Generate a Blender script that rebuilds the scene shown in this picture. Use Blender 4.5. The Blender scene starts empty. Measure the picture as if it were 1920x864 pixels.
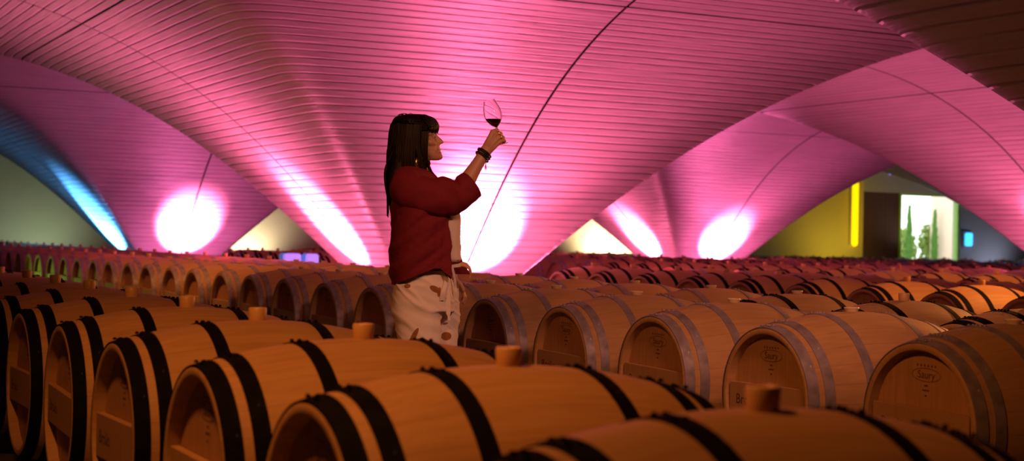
import bpy, bmesh, math, random
import numpy as np
from mathutils import Vector, Matrix, noise
random.seed(7)
PI = math.pi
scn = bpy.context.scene
COL = scn.collection

# ------------------------------------------------------------------ helpers
def link(o, parent=None):
    COL.objects.link(o)
    if parent is not None:
        o.parent = parent
    return o

def mesh_obj(name, bm, mat=None, parent=None, smooth=True, mats=None):
    me = bpy.data.meshes.new(name)
    bm.normal_update()
    if smooth:                                           # crisp edges where faces meet at a real angle
        for e in bm.edges:
            if len(e.link_faces) == 2 and e.calc_face_angle(0.0) > 0.70: e.smooth = False
    bm.to_mesh(me); bm.free()
    for m in (mats or ([mat] if mat else [])):
        me.materials.append(m)
    if smooth:
        me.polygons.foreach_set('use_smooth', [True] * len(me.polygons))
    me.update()
    return link(bpy.data.objects.new(name, me), parent)

def empty(name, loc=(0, 0, 0), rz=0.0, parent=None):
    o = bpy.data.objects.new(name, None)
    o.empty_display_size = 0.2
    o.location = loc; o.rotation_euler = (0, 0, rz)
    return link(o, parent)

def tag(o, label=None, cat=None, group=None, kind=None):
    if label: o['label'] = label
    if cat: o['category'] = cat
    if group: o['group'] = group
    if kind: o['kind'] = kind
    return o

def add_box(bm, x0, x1, y0, y1, z0, z1, mi=0):
    vs = [bm.verts.new((x, y, z)) for x in (x0, x1) for y in (y0, y1) for z in (z0, z1)]
    for idx in ((0, 1, 3, 2), (4, 6, 7, 5), (0, 4, 5, 1), (2, 3, 7, 6), (0, 2, 6, 4), (1, 5, 7, 3)):
        f = bm.faces.new([vs[i] for i in idx]); f.material_index = mi
    return vs

def loft(bm, rings, closed=True, cap0=True, cap1=True, mi=0):
    R = [[bm.verts.new(p) for p in r] for r in rings]
    n = len(R[0])
    for a, b in zip(R, R[1:]):
        for i in range(n if closed else n - 1):
            j = (i + 1) % n
            f = bm.faces.new((a[i], a[j], b[j], b[i])); f.material_index = mi
    if closed:
        if cap0: f = bm.faces.new(list(reversed(R[0]))); f.material_index = mi
        if cap1: f = bm.faces.new(R[-1]); f.material_index = mi
    return R

def frame_of(d, up=Vector((0, 0, 1))):
    d = d.normalized()
    if abs(d.dot(up)) > 0.95: up = Vector((0, 1, 0))
    s = d.cross(up).normalized()
    u = s.cross(d).normalized()
    return s, u

def tube(bm, pts, radii, n=12, cap=True, mi=0, flat=1.0, up=Vector((0, 0, 1)), round_end=True):
    """tube along pts; radii per point (float or (side, up))."""
    P = [Vector(p) for p in pts]
    rings = []
    m = len(P)
    for i in range(m):
        d = (P[min(i + 1, m - 1)] - P[max(i - 1, 0)])
        s, u = frame_of(d, up)
        r = radii[i] if hasattr(radii, '__len__') else radii
        ra, rb = (r if hasattr(r, '__len__') else (r, r * flat))
        rings.append([P[i] + s * (ra * math.cos(2 * PI * k / n)) + u * (rb * math.sin(2 * PI * k / n)) for k in range(n)])
    if round_end and cap:
        for end in (0, m - 1):
            r = radii[end] if hasattr(radii, '__len__') else radii
            rr = r if not hasattr(r, '__len__') else min(r)
            q = 1 if end == 0 else m - 2
            d = (P[end] - P[q]).normalized()
            c = rings[0][:] if end == 0 else rings[-1][:]
            e1 = [p + (P[end] - p) * 0.35 + d * rr * 0.6 for p in c]
            e2 = [p + (P[end] - p) * 0.75 + d * rr * 0.9 for p in c]
            if end == 0: rings = [e2, e1] + rings
            else: rings = rings + [e1, e2]
    loft(bm, rings, True, cap, cap, mi)

def smooth_path(pts, k=6):
    """Catmull-Rom resample"""
    P = [np.array(p, float) for p in pts]
    P = [2 * P[0] - P[1]] + P + [2 * P[-1] - P[-2]]
    out = []
    for i in range(1, len(P) - 2):
        for j in range(k):
            t = j / k
            out.append(0.5 * ((2 * P[i]) + (-P[i - 1] + P[i + 1]) * t + (2 * P[i - 1] - 5 * P[i] + 4 * P[i + 1] - P[i + 2]) * t * t
                              + (-P[i - 1] + 3 * P[i] - 3 * P[i + 1] + P[i + 2]) * t ** 3))
    out.append(P[-2])
    return out

def remesh(bm, voxel, name, mat, parent, smooth_iter=4, disp=None, mats=None):
    """fuse overlapping closed pieces into one continuous surface"""
    me = bpy.data.meshes.new('tmp'); bm.normal_update(); bm.to_mesh(me); bm.free()
    o = bpy.data.objects.new('tmp', me); COL.objects.link(o)
    r = o.modifiers.new('r', 'REMESH'); r.mode = 'VOXEL'; r.voxel_size = voxel
    if smooth_iter:
        s = o.modifiers.new('s', 'SMOOTH'); s.iterations = smooth_iter; s.factor = 0.5
    dg = bpy.context.evaluated_depsgraph_get()
    me2 = bpy.data.meshes.new_from_object(o.evaluated_get(dg))
    bpy.data.objects.remove(o); bpy.data.meshes.remove(me)
    me2.name = name
    me2.materials.clear()
    for m in (mats or [mat]): me2.materials.append(m)
    if disp:
        nrm = [v.normal.copy() for v in me2.vertices]
        for v, nn in zip(me2.vertices, nrm):
            v.co += nn * disp(v.co)
    me2.polygons.foreach_set('use_smooth', [True] * len(me2.polygons))
    me2.update()
    return link(bpy.data.objects.new(name, me2), parent)

# ------------------------------------------------------------------ materials
def new_mat(name, col=(0.5, 0.5, 0.5), rough=0.6, metal=0.0):
    m = bpy.data.materials.new(name); m.use_nodes = True
    nt = m.node_tree; b = nt.nodes['Principled BSDF']
    b.inputs['Base Color'].default_value = (*col, 1)
    b.inputs['Roughness'].default_value = rough
    b.inputs['Metallic'].default_value = metal
    return m, nt, b

class N:
    """tiny node builder"""
    def __init__(s, nt): s.nt = nt
    def add(s, t, **kw):
        n = s.nt.nodes.new(t)
        for k, v in kw.items(): setattr(n, k, v)
        return n
    def l(s, a, b): s.nt.links.new(a, b)
    def math(s, op, a, b=None, c=None):
        n = s.add('ShaderNodeMath', operation=op)
        for i, v in enumerate((a, b, c)):
            if v is None: continue
            if isinstance(v, (int, float)): n.inputs[i].default_value = v
            else: s.l(v, n.inputs[i])
        return n.outputs[0]
    def mix(s, fac, a, b, blend='MIX'):
        n = s.add('ShaderNodeMix', data_type='RGBA', blend_type=blend)
        for sock, v in ((n.inputs['Factor'], fac), (n.inputs[6], a), (n.inputs[7], b)):
            if isinstance(v, (int, float)): sock.default_value = v
            elif isinstance(v, tuple): sock.default_value = (*v, 1)
            else: s.l(v, sock)
        return n.outputs[2]
    def noise(s, vec, scale, detail=3, rough=0.55):
        n = s.add('ShaderNodeTexNoise')
        n.inputs['Scale'].default_value = scale; n.inputs['Detail'].default_value = detail
        n.inputs['Roughness'].default_value = rough
        if vec is not None: s.l(vec, n.inputs['Vector'])
        return n.outputs['Fac']
    def mapping(s, vec, scale=(1, 1, 1), rot=(0, 0, 0), loc=(0, 0, 0)):
        n = s.add('ShaderNodeMapping')
        n.inputs['Scale'].default_value = scale; n.inputs['Rotation'].default_value = rot; n.inputs['Location'].default_value = loc
        s.l(vec, n.inputs['Vector']); return n.outputs[0]
    def ramp(s, fac, stops):
        n = s.add('ShaderNodeValToRGB'); cr = n.color_ramp
        while len(cr.elements) < len(stops): cr.elements.new(0.5)
        for e, (p, c) in zip(cr.elements, stops):
            e.position = p; e.color = (*c, 1) if isinstance(c, tuple) else (c, c, c, 1)
        s.l(fac, n.inputs[0]); return n.outputs[0]
    def bump(s, h, strength, dist, b):
        n = s.add('ShaderNodeBump'); n.inputs['Strength'].default_value = strength; n.inputs['Distance'].default_value = dist
        s.l(h, n.inputs['Height']); s.l(n.outputs[0], b.inputs['Normal'])

# oak staves: UV u = 0..1 round the barrel, v = length in metres
def oak_mat(name, base, dark, staves, rough=0.62, axis='u'):
    m, nt, b = new_mat(name, base, rough); n = N(nt)
    uv = n.add('ShaderNodeUVMap').outputs[0]
    oi = n.add('ShaderNodeObjectInfo')
    sep = n.add('ShaderNodeSeparateXYZ'); n.l(uv, sep.inputs[0])
    u = n.math('MULTIPLY', sep.outputs[0], staves)
    fl = n.math('FLOOR', u); fr = n.math('FRACT', u)
    cmb = n.add('ShaderNodeCombineXYZ'); n.l(fl, cmb.inputs[0]); n.l(n.math('MULTIPLY', oi.outputs['Random'], 97.0), cmb.inputs[1])
    wn = n.add('ShaderNodeTexWhiteNoise', noise_dimensions='3D'); n.l(cmb.outputs[0], wn.inputs['Vector'])
    edge = n.math('ABSOLUTE', n.math('SUBTRACT', fr, 0.5))
    seam = n.math('SMOOTH_MIN', 1.0, n.math('MULTIPLY', n.math('GREATER_THAN', edge, 0.485), 1.0), 0.01)
    tc = n.add('ShaderNodeTexCoord').outputs['Object']
    off = n.add('ShaderNodeVectorMath', operation='ADD'); n.l(tc, off.inputs[0]); n.l(oi.outputs['Random'], off.inputs[1])
    g = n.noise(n.mapping(off.outputs[0], (3, 40, 40) if axis == 'u' else (40, 60, 5)), 1.0, 4)
    blot = n.noise(n.mapping(off.outputs[0], (4, 4, 4)), 1.0, 3)
    c = n.mix(n.ramp(g, [(0.3, 0.0), (0.75, 1.0)]), base, dark)
    c = n.mix(n.math('MULTIPLY', wn.outputs['Value'], 0.5), c, tuple(x * 0.78 for x in base))
    c = n.mix(n.math('MULTIPLY', n.ramp(blot, [(0.45, 0.0), (0.8, 1.0)]), 0.45), c, dark)
    c = n.mix(n.math('MULTIPLY', oi.outputs['Random'], 0.25), c, tuple(x * 0.7 for x in base))
    c = n.mix(n.math('MULTIPLY', seam, 0.30), c, tuple(x * 0.3 for x in dark))
    n.l(c, b.inputs['Base Color'])
    n.bump(n.math('SUBTRACT', n.math('MULTIPLY', g, 0.25), seam), 0.25, 0.002, b)
    b.inputs['Specular IOR Level'].default_value = 0.3
    return m

M_OAK = oak_mat('oak_staves', (0.50, 0.285, 0.125), (0.36, 0.19, 0.075), 26)
M_HEAD = oak_mat('oak_head', (0.50, 0.27, 0.115), (0.36, 0.18, 0.07), 9, axis='h')
M_BAR = oak_mat('oak_crossbar', (0.56, 0.32, 0.14), (0.46, 0.24, 0.10), 1, axis='h')

def hoop_mat(name, col, rough, metal, spec=0.5):
    m, nt, b = new_mat(name, col, rough, metal); n = N(nt); b.inputs['Specular IOR Level'].default_value = spec
    tc = n.add('ShaderNodeTexCoord').outputs['Object']
    f = n.noise(tc, 14, 4)
    c = n.mix(n.ramp(f, [(0.4, 0.0), (0.7, 1.0)]), col, tuple(x * 0.55 for x in col))
    sp = n.noise(tc, 60, 1)
    c = n.mix(n.ramp(sp, [(0.74, 0.0), (0.78, 0.6)]), c, (min(1, col[0] * 2.5 + .05),) * 3)
    n.l(c, b.inputs['Base Color'])
    n.l(n.math('ADD', n.math('MULTIPLY', f, 0.3), rough - 0.12), b.inputs['Roughness'])
    return m
M_HBLACK = hoop_mat('black_hoop_iron', (0.005, 0.0035, 0.0035), 0.75, 0.0, 0.06)
M_HGREY = hoop_mat('galvanised_hoop_steel', (0.27, 0.215, 0.245), 0.5, 0.2)

def simple(name, col, rough=0.6, metal=0.0, nscale=0, namp=0.25, bump=0.0):
    m, nt, b = new_mat(name, col, rough, metal)
    if nscale:
        n = N(nt); tc = n.add('ShaderNodeTexCoord').outputs['Object']
        f = n.noise(tc, nscale, 4)
        n.l(n.mix(n.math('MULTIPLY', f, namp * 2), col, tuple(x * 0.55 for x in col)), b.inputs['Base Color'])
        if bump: n.bump(f, bump, 0.01, b)
    return m
M_BUNG, nt_, b_ = new_mat('silicone_bung', (0.62, 0.36, 0.15), 0.42)
b_.inputs['Subsurface Weight'].default_value = 0.35; b_.inputs['Subsurface Radius'].default_value = (0.02, 0.012, 0.005)
M_BUNGW = simple('pale_silicone_bung', (0.72, 0.55, 0.38), 0.4, nscale=20)
M_INK = simple('burnt_ink', (0.11, 0.045, 0.018), 0.8, nscale=60)
M_CHALK = simple('chalk', (0.8, 0.74, 0.68), 0.9, nscale=40)
M_FLOOR = simple('floor_concrete', (0.10, 0.085, 0.08), 0.6, nscale=3, bump=0.1)
M_SLEEPER = simple('sleeper_timber', (0.09, 0.06, 0.04), 0.7, nscale=9)

def concrete(name, col):
    """board-marked concrete: UV v = metres up the curve, u = metres along the boards"""
    m, nt, b = new_mat(name, col, 0.5); n = N(nt)
    uv = n.add('ShaderNodeUVMap').outputs[0]
    sep = n.add('ShaderNodeSeparateXYZ'); n.l(uv, sep.inputs[0])
    wob = n.noise(n.mapping(uv, (0.5, 1.2, 1)), 1.0, 2)
    v = n.math('ADD', n.math('MULTIPLY', sep.outputs[1], 1 / 0.125), n.math('MULTIPLY', wob, 0.25))
    fl = n.math('FLOOR', v); fr = n.math('FRACT', v)
    cmb = n.add('ShaderNodeCombineXYZ'); n.l(fl, cmb.inputs[0])
    n.l(n.math('FLOOR', n.math('ADD', n.math('MULTIPLY', sep.outputs[0], 0.42), n.math('MULTIPLY', fl, 0.37))), cmb.inputs[1])
    wn = n.add('ShaderNodeTexWhiteNoise', noise_dimensions='3D'); n.l(cmb.outputs[0], wn.inputs['Vector'])
    ln = n.math('SUBTRACT', 1.0, n.math('MULTIPLY', n.math('MINIMUM', fr, n.math('SUBTRACT', 1.0, fr)), 7.0))
    ln = n.math('MAXIMUM', ln, 0.0)
    patch = n.noise(n.mapping(uv, (0.6, 3.0, 1)), 1.0, 4)
    fine = n.noise(n.mapping(uv, (1.6, 14.0, 1)), 1.0, 4)
    lnm = n.math('MULTIPLY', ln, n.ramp(patch, [(0.35, 0.15), (0.65, 1.0)]))
    c = n.mix(n.ramp(fine, [(0.3, 0.0), (0.8, 1.0)]), col, tuple(x * 0.80 for x in col))
    c = n.mix(n.math('MULTIPLY', wn.outputs['Value'], 0.35), c, tuple(x * 0.72 for x in col))
    c = n.mix(n.math('MULTIPLY', lnm, 0.65), c, tuple(x * 0.35 for x in col))
    n.l(c, b.inputs['Base Color'])
    h = n.math('SUBTRACT', n.math('ADD', n.math('MULTIPLY', wn.outputs['Value'], 0.6), n.math('MULTIPLY', fine, 0.5)), lnm)
    n.bump(h, 0.8, 0.025, b)
    return m
M_CONC = concrete('board_marked_concrete', (0.46, 0.44, 0.43))
M_JOINT = simple('joint_mastic', (0.012, 0.008, 0.008), 0.9)
M_WALLY = simple('yellow_lit_plaster', (0.62, 0.50, 0.14), 0.8, nscale=1.5, namp=0.1)  # yellow lamplight on the cream wall put into the plaster colour
M_WALLC = simple('cream_wall_plaster', (0.62, 0.58, 0.48), 0.8, nscale=1.5, namp=0.1)
M_WALLG = simple('grey_lintel_render', (0.40, 0.38, 0.34), 0.8, nscale=1.5, namp=0.12)
M_DOOR = simple('dark_brown_door_panel', (0.10, 0.045, 0.035), 0.55, nscale=4)
M_FRAME = simple('green_lit_frame', (0.30, 0.62, 0.06), 0.4, nscale=8, namp=0.08)  # green light on the frame put into its base colour

# ------------------------------------------------------------------ camera
TH, PITCH, ROLL, HC = 0.471911521, 0.006602, 0.021148, 1.08
Fv = Vector((math.sin(TH) * math.cos(PITCH), math.cos(TH) * math.cos(PITCH), math.sin(PITCH)))
Rv = Vector((math.cos(TH), -math.sin(TH), 0)); Uv = Rv.cross(Fv)
R2 = Rv * math.cos(ROLL) + Uv * math.sin(ROLL); U2 = Uv * math.cos(ROLL) - Rv * math.sin(ROLL)
cd = bpy.data.cameras.new('camera'); cam = bpy.data.objects.new('camera', cd); COL.objects.link(cam)
mw = Matrix((R2, U2, -Fv)).transposed().to_4x4(); mw.translation = (0, 0, HC); cam.matrix_world = mw
FPX = 2867.085
cd.sensor_width = 36; cd.lens = FPX / 1920 * 36; cd.clip_start = 0.05; cd.clip_end = 400
cd.dof.use_dof = True; cd.dof.focus_distance = 7.5; cd.dof.aperture_fstop = 3.2
scn.camera = cam
def project(p):
    d = Vector(p) - Vector((0, 0, HC)); z = d.dot(Fv)
    return (960 + FPX * d.dot(R2) / z, 432 - FPX * d.dot(U2) / z, z) if z > 0.05 else (1e6, 1e6, z)

# ------------------------------------------------------------------ vaulted ceiling
FX, FY, AY, BX, HW = 8.43, 18.84, 13.93, 13.40, 1.18
_t = [-.85, -.6, -.3, 0, .5, 1, 1.5, 2, 2.5, 3, 3.5, 4, 4.5, 5.2, 5.8]
_z = [0, .24, .56, .88, 1.43, 1.90, 2.35, 2.72, 3.04, 3.31, 3.51, 3.68, 3.81, 3.94, 3.99]
_pc = np.polyfit(_t, _z, 6)
def g(t): return max(0.0, float(np.polyval(_pc, t))) if t > -0.85 else 0.0
RS = [0.35 + 0.075 * i for i in range(89)]
RS = [r for r in RS if r < AY / 2 - 0.01] + [AY / 2 - 0.008]
RJ = HW + 3.72                                   # casting joint ring
RS = sorted([r for r in RS if abs(r - RJ) > 0.03] + [RJ - 0.013, RJ - 0.012, RJ + 0.012, RJ + 0.013])
NS = 40
def sq_dir(a):                                   # rounded square direction, a in 0..pi/2
    c, s = math.cos(a), math.sin(a); p = 22.0
    k = (abs(c) ** p + abs(s) ** p) ** (-1 / p)
    return c * k, s * k
def make_foot():
    bm = bmesh.new(); uvl = bm.loops.layers.uv.new('UVMap')
    GAP = 0.016
    arc = [0.0]
    for a, b in zip(RS, RS[1:]): arc.append(arc[-1] + math.hypot(b - a, g(b - HW) - g(a - HW)))
    for qx, qy in ((1, 1), (-1, 1), (-1, -1), (1, -1)):
        grid = []; top = []
        for i, r in enumerate(RS):
            row = []; rowt = []
            z = g(r - HW) + (0.03 if abs(r - RJ) < 0.0125 else 0.0)
            for k in range(NS + 1):
                # even spacing along the two straight halves
                q = k / NS
                if q <= 0.5: ex, ey = 1.0, q * 2
                else: ex, ey = 2 - q * 2, 1.0
                a = math.atan2(ey, ex); sx, sy = sq_dir(a)
                x = max(GAP, r * sx * BX / AY); y = max(GAP, r * sy)
                x = min(x, BX / 2 - 0.008)
                row.append((bm.verts.new((qx * x, qy * y, z)), x, y, q))
                rowt.append(bm.verts.new((qx * x, qy * y, g(r - HW) + 0.30)))
            grid.append(row); top.append(rowt)
        flip = (qx * qy) > 0
        def face(vs, uvs):
            if flip: vs = vs[::-1]; uvs = uvs[::-1]
            f = bm.faces.new(vs)
            for lp, w in zip(f.loops, uvs): lp[uvl].uv = w
        for i in range(len(RS) - 1):
            for k in range(NS):
                c = ((i, k), (i + 1, k), (i + 1, k + 1), (i, k + 1))
                front = k >= NS // 2
                uvs = []
                for (a, b_) in c:
                    _, x, y, q = grid[a][b_]
                    along = (x * qx if front else y * qy + 40) + (100 if qy > 0 else 0) + (200 if qx > 0 else 0)
                    uvs.append((along, arc[a]))
                face([grid[a][b_][0] for a, b_ in c][::-1], uvs[::-1])
                if abs((RS[i] + RS[i + 1]) / 2 - RJ) < 0.0155: bm.faces.ensure_lookup_table(); bm.faces[-1].material_index = 1
                face([top[a][b_] for a, b_ in c], uvs)
            for k in (0, NS):                                    # joint walls
                vs = [grid[i][k][0], grid[i + 1][k][0], top[i + 1][k], top[i][k]]
                uvs = [(0, arc[i]), (0, arc[i + 1]), (0.3, arc[i + 1]), (0.3, arc[i])]
                face(vs if k == 0 else vs[::-1], uvs)
                bm.faces.ensure_lookup_table(); bm.faces[-1].material_index = 1
    bmesh.ops.recalc_face_normals(bm, faces=bm.faces)
    o = mesh_obj('ceiling', bm, mats=[M_CONC, M_JOINT])
    return o
foot0 = make_foot()
FEET = [(0, 0), (1, 0), (0, 1), (1, 1), (1, 2), (0, 2), (-1, 0), (-1, 1), (0, -1), (1, -1), (-1, -1), (1, 3), (0, 3)]
for i, (n_, m_) in enumerate(FEET):
    o = foot0 if i == 0 else foot0.copy()
    if i: COL.objects.link(o)
    ox, oy = {(-1, 0): (0.45, -0.3), (1, 2): (0.9, 0)}.get((n_, m_), (0, 0))
    o.location = (FX + m_ * BX + ox, FY + n_ * AY + oy, -0.002)
    tag(o, 'board-marked concrete vault rising from one floor foot', None, None, 'structure')

YW = FY + 1.5 * AY                                    # back wall plane
bm = bmesh.new(); add_box(bm, -14, 60, -12, YW + 0.6, 4.5, 4.8)  # unseen slab added to stop light leaking through the vault joints
tag(mesh_obj('ceiling_light_block', bm, M_WALLG, smooth=False), 'unseen slab added above the vaults to block light leaks', None, None, 'structure')
bm = bmesh.new(); add_box(bm, -14, 60, -12, YW + 0.4, -0.2, 0.0)
tag(mesh_obj('floor', bm, M_FLOOR, smooth=False), 'dark concrete cellar floor', None, None, 'structure')
bm = bmesh.new(); add_box(bm, -14.3, -14, -12, YW + 0.4, -0.2, 4.8)
tag(mesh_obj('wall_left', bm, M_WALLG, smooth=False), 'side wall of the cellar', None, None, 'structure')
bm = bmesh.new(); add_box(bm, 60, 60.3, -12, YW + 0.4, -0.2, 4.8)
tag(mesh_obj('wall_right', bm, M_WALLG, smooth=False), 'side wall of the cellar', None, None, 'structure')
bm = bmesh.new(); add_box(bm, -14.3, 60.3, -12.3, -12, -0.2, 4.8)
tag(mesh_obj('wall_front', bm, M_WALLG, smooth=False), 'wall behind the viewer', None, None, 'structure')
# back wall with the opening 34.87..37.5
def wall_piece(name, x0, x1, z0, z1, mat, label, y0=YW, y1=YW + 0.35):
    bm = bmesh.new(); add_box(bm, x0, x1, y0, y1, z0, z1)
    return tag(mesh_obj(name, bm, mat, smooth=False), label, None, None, 'structure')
wall_piece('wall_back', -14, 27.0, 0, 4.5, M_WALLC, 'cream plaster back wall')
wall_piece('wall_back_yellow_lit', 27.0, 33.30, 0, 4.5, M_WALLY, 'stretch of cream back wall with yellow lamplight put into its colour')
wall_piece('wall_back_lintel', 33.30, 37.52, 2.95, 4.5, M_WALLG, 'grey render above door and window')
wall_piece('wall_back_grey', 37.52, 60, 0, 4.5, M_WALLG, 'grey stretch of back wall beside window')
# door
bm = bmesh.new()
for i in range(8):
    x = 33.30 + i * 0.1965
    add_box(bm, x + 0.004, x + 0.1925, YW + 0.06, YW + 0.12, 0, 2.95)
add_box(bm, 33.30, 34.87, YW + 0.08, YW + 0.16, 0, 2.95)
d = mesh_obj('door_1', bm, M_DOOR, smooth=False); tag(d, 'tall dark brown plank door in back wall', None, None, 'structure')
# window: frame, glass
w = empty('window_1', (36.18, YW + 0.1, 0)); tag(w, 'bright window with green light painted on its frame, looking onto cypresses', None, None, 'structure')
bm = bmesh.new()
for (a, b, z0, z1) in ((-1.31, -1.23, 0, 2.95), (1.26, 1.34, 0, 2.95), (-1.23, 1.26, 2.88, 2.95), (-1.23, 1.26, 0, 0.06)):
    add_box(bm, a, b, -0.08, 0.1, z0, z1)
mesh_obj('window_frame', bm, M_FRAME, w, smooth=False)
M_GLASS, nt_, b_ = new_mat('window_glass', (1, 1, 1), 0.0)
b_.inputs['Transmission Weight'].default_value = 1.0; b_.inputs['IOR'].default_value = 1.02
bm = bmesh.new(); add_box(bm, -1.23, 1.26, 0.0, 0.012, 0.06, 2.88)
mesh_obj('glass_pane', bm, M_GLASS, w, smooth=False)
#BARRELS
#WOMAN
#OUTSIDE
#LIGHTS
# ------------------------------------------------------------------ barrels
L, RB, RH = 0.95, 0.372, 0.302                        # length, bilge radius, end radius
ZC = 0.80 - RB                                        # axis height
def rad(x): return RB - (RB - RH) * (abs(x) / (L / 2)) ** 2.0
def staves_mesh(seg, nx):
    bm = bmesh.new(); uvl = bm.loops.layers.uv.new('UVMap')
    prof = []
    for i in range(nx + 1):
        x = -L / 2 + L * i / nx; prof.append((x, rad(x)))
    t = 0.030
    prof = [(-L / 2 + 0.045, RH - t - 0.004), (-L / 2 + 0.002, RH - t + 0.004), (-L / 2, RH - t + 0.007), (-L / 2, RH - 0.006)] + \
           [(-L / 2 + 0.004, RH)] + prof[1:-1] + [(L / 2 - 0.004, RH)] + \
           [(L / 2, RH - 0.006), (L / 2, RH - t + 0.007), (L / 2 - 0.002, RH - t + 0.004), (L / 2 - 0.045, RH - t - 0.004)]
    rows = [[bm.verts.new((x, r * math.cos(2 * PI * k / seg), r * math.sin(2 * PI * k / seg))) for k in range(seg)] for x, r in prof]
    for i in range(len(prof) - 1):
        for k in range(seg):
            j = (k + 1) % seg
            f = bm.faces.new((rows[i][k], rows[i][j], rows[i + 1][j], rows[i + 1][k]))
            us = (k / seg, (k + 1) / seg, (k + 1) / seg, k / seg); vs = (prof[i][0], prof[i][0], prof[i + 1][0], prof[i + 1][0])
            for lp, a, b in zip(f.loops, us, vs): lp[uvl].uv = (a, b)
    bmesh.ops.recalc_face_normals(bm, faces=bm.faces)
    return bm
def add_disc(bm, x, r, seg, nx, uvl=None, mi=0):
    vs = [bm.verts.new((x, r * math.cos(2 * PI * k / seg), r * math.sin(2 * PI * k / seg))) for k in range(seg)]
    f = bm.faces.new(vs if nx > 0 else vs[::-1]); f.material_index = mi
    if uvl:
        for lp in f.loops: lp[uvl].uv = ((lp.vert.co.y + 0.3) / 0.6, lp.vert.co.z)
    return f
def hoop_bm(bm, x0, x1, seg, th=0.0035, mi=0, rivets=True):
    sec = [(x0, rad(x0) - 0.001), (x0, rad(x0) + th), ((x0 + x1) / 2, rad((x0 + x1) / 2) + th), (x1, rad(x1) + th), (x1, rad(x1) - 0.001)]
    rows = [[bm.verts.new((x, r * math.cos(2 * PI * k / seg), r * math.sin(2 * PI * k / seg))) for k in range(seg)] for x, r in sec]
    for i in range(len(sec) - 1):
        for k in range(seg):
            j = (k + 1) % seg
            f = bm.faces.new((rows[i][k], rows[i][j], rows[i + 1][j], rows[i + 1][k])); f.material_index = mi
    if rivets:
        xm = (x0 + x1) / 2; r = rad(xm) + th
        # lapped end of the band and its rivets
        for a in (-0.10, -0.02, 0.07):
            ang = PI / 2 + a
            for dx in ((-0.011, 0.011) if a != -0.02 else (0.0,)):
                c = Vector((xm + dx, r * math.cos(ang), r * math.sin(ang))); up = Vector((0, math.cos(ang), math.sin(ang)))
                s = Vector((1, 0, 0)); q = up.cross(s)
                rings = [[c + s * (rr * math.cos(2 * PI * k / 8)) + q * (rr * math.sin(2 * PI * k / 8)) + up * h for k in range(8)]
                         for rr, h in ((0.0065, -0.001), (0.006, 0.0035), (0.0035, 0.0065))]
                loft(bm, rings, True, False, True, mi)
HOOPS = [(-0.474, -0.428), (-0.402, -0.358), (-0.205, -0.163), (0.163, 0.205), (0.358, 0.402), (0.428, 0.474)]
def bung_bm(bm, seg=20, mi=0, h=0.041, r0=0.0285, r1=0.0305):
    sec = [(r0 * 0.85, -0.02), (r0, 0.0), (r1, h - 0.004), (r1 - 0.003, h), (r1 - 0.008, h), (r1 - 0.010, h - 0.003)]
    rings = [[(r * math.cos(2 * PI * k / seg), r * math.sin(2 * PI * k / seg), RB + z) for k in range(seg)] for r, z in sec]
    loft(bm, rings, True, True, True, mi)
def crossbar_bm(bm, s, mi=0):
    x0 = s * (L / 2 - 0.036); x1 = s * (L / 2 - 0.010)
    a, b = min(x0, x1), max(x0, x1)
    hw = 0.258
    add_box(bm, a, b, -hw, hw, -0.085, 0.058, mi)
def text_mesh(txt, size, extr=0.0006):
    cu = bpy.data.curves.new('t', 'FONT'); cu.body = txt; cu.size = size; cu.extrude = extr; cu.align_x = 'CENTER'; cu.resolution_u = 3
    o = bpy.data.objects.new('t', cu); COL.objects.link(o)
    me = bpy.data.meshes.new_from_object(o.evaluated_get(bpy.context.evaluated_depsgraph_get()))
    bpy.data.objects.remove(o); bpy.data.curves.remove(cu)
    return me
HEADROT = Matrix(((0, 0, -1), (-1, 0, 0), (0, 1, 0))).to_4x4()     # text plane -> end of the barrel that faces -x
def add_text(bm, txt, size, y, z, x, italic=False):
    me = text_mesh(txt, size)
    M = Matrix.Translation((x, y, z)) @ HEADROT
    me.transform(M); bm.from_mesh(me); bpy.data.meshes.remove(me)

def make_proto(hm):
    r = empty('oak_barrel')
    mesh_obj('staves', staves_mesh(64, 22), M_OAK, r)
    for s in (-1, 1):
        bm = bmesh.new(); uvl = bm.loops.layers.uv.new('UVMap')
        add_disc(bm, s * (L / 2 - 0.040), RH - 0.029, 48, s, uvl)
        mesh_obj('barrel_head', bm, M_HEAD, r, smooth=False)
        bm = bmesh.new(); crossbar_bm(bm, s)
        bmesh.ops.bevel(bm, geom=bm.edges[:], offset=0.002, segments=1, affect='EDGES')
        bm.loops.layers.uv.new('UVMap')
        mesh_obj('crossbar', bm, M_BAR, r, smooth=False)
    for a, b in HOOPS:
        bm = bmesh.new(); hoop_bm(bm, a, b, 64)
        bmesh.ops.recalc_face_normals(bm, faces=bm.faces)
        mesh_obj('hoop', bm, hm, r)
    bm = bmesh.new(); bung_bm(bm); mesh_obj('bung', bm, M_BUNG, r)
    return r
PROTO = {'black': make_proto(M_HBLACK), 'grey': make_proto(M_HGREY)}
for p in PROTO.values():
    for c in p.children:
        if c.name.startswith('hoop') and not p.name.endswith('1'): c['label'] = ('black iron hoop' if p is PROTO['black'] else 'grey galvanised hoop')
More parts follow.
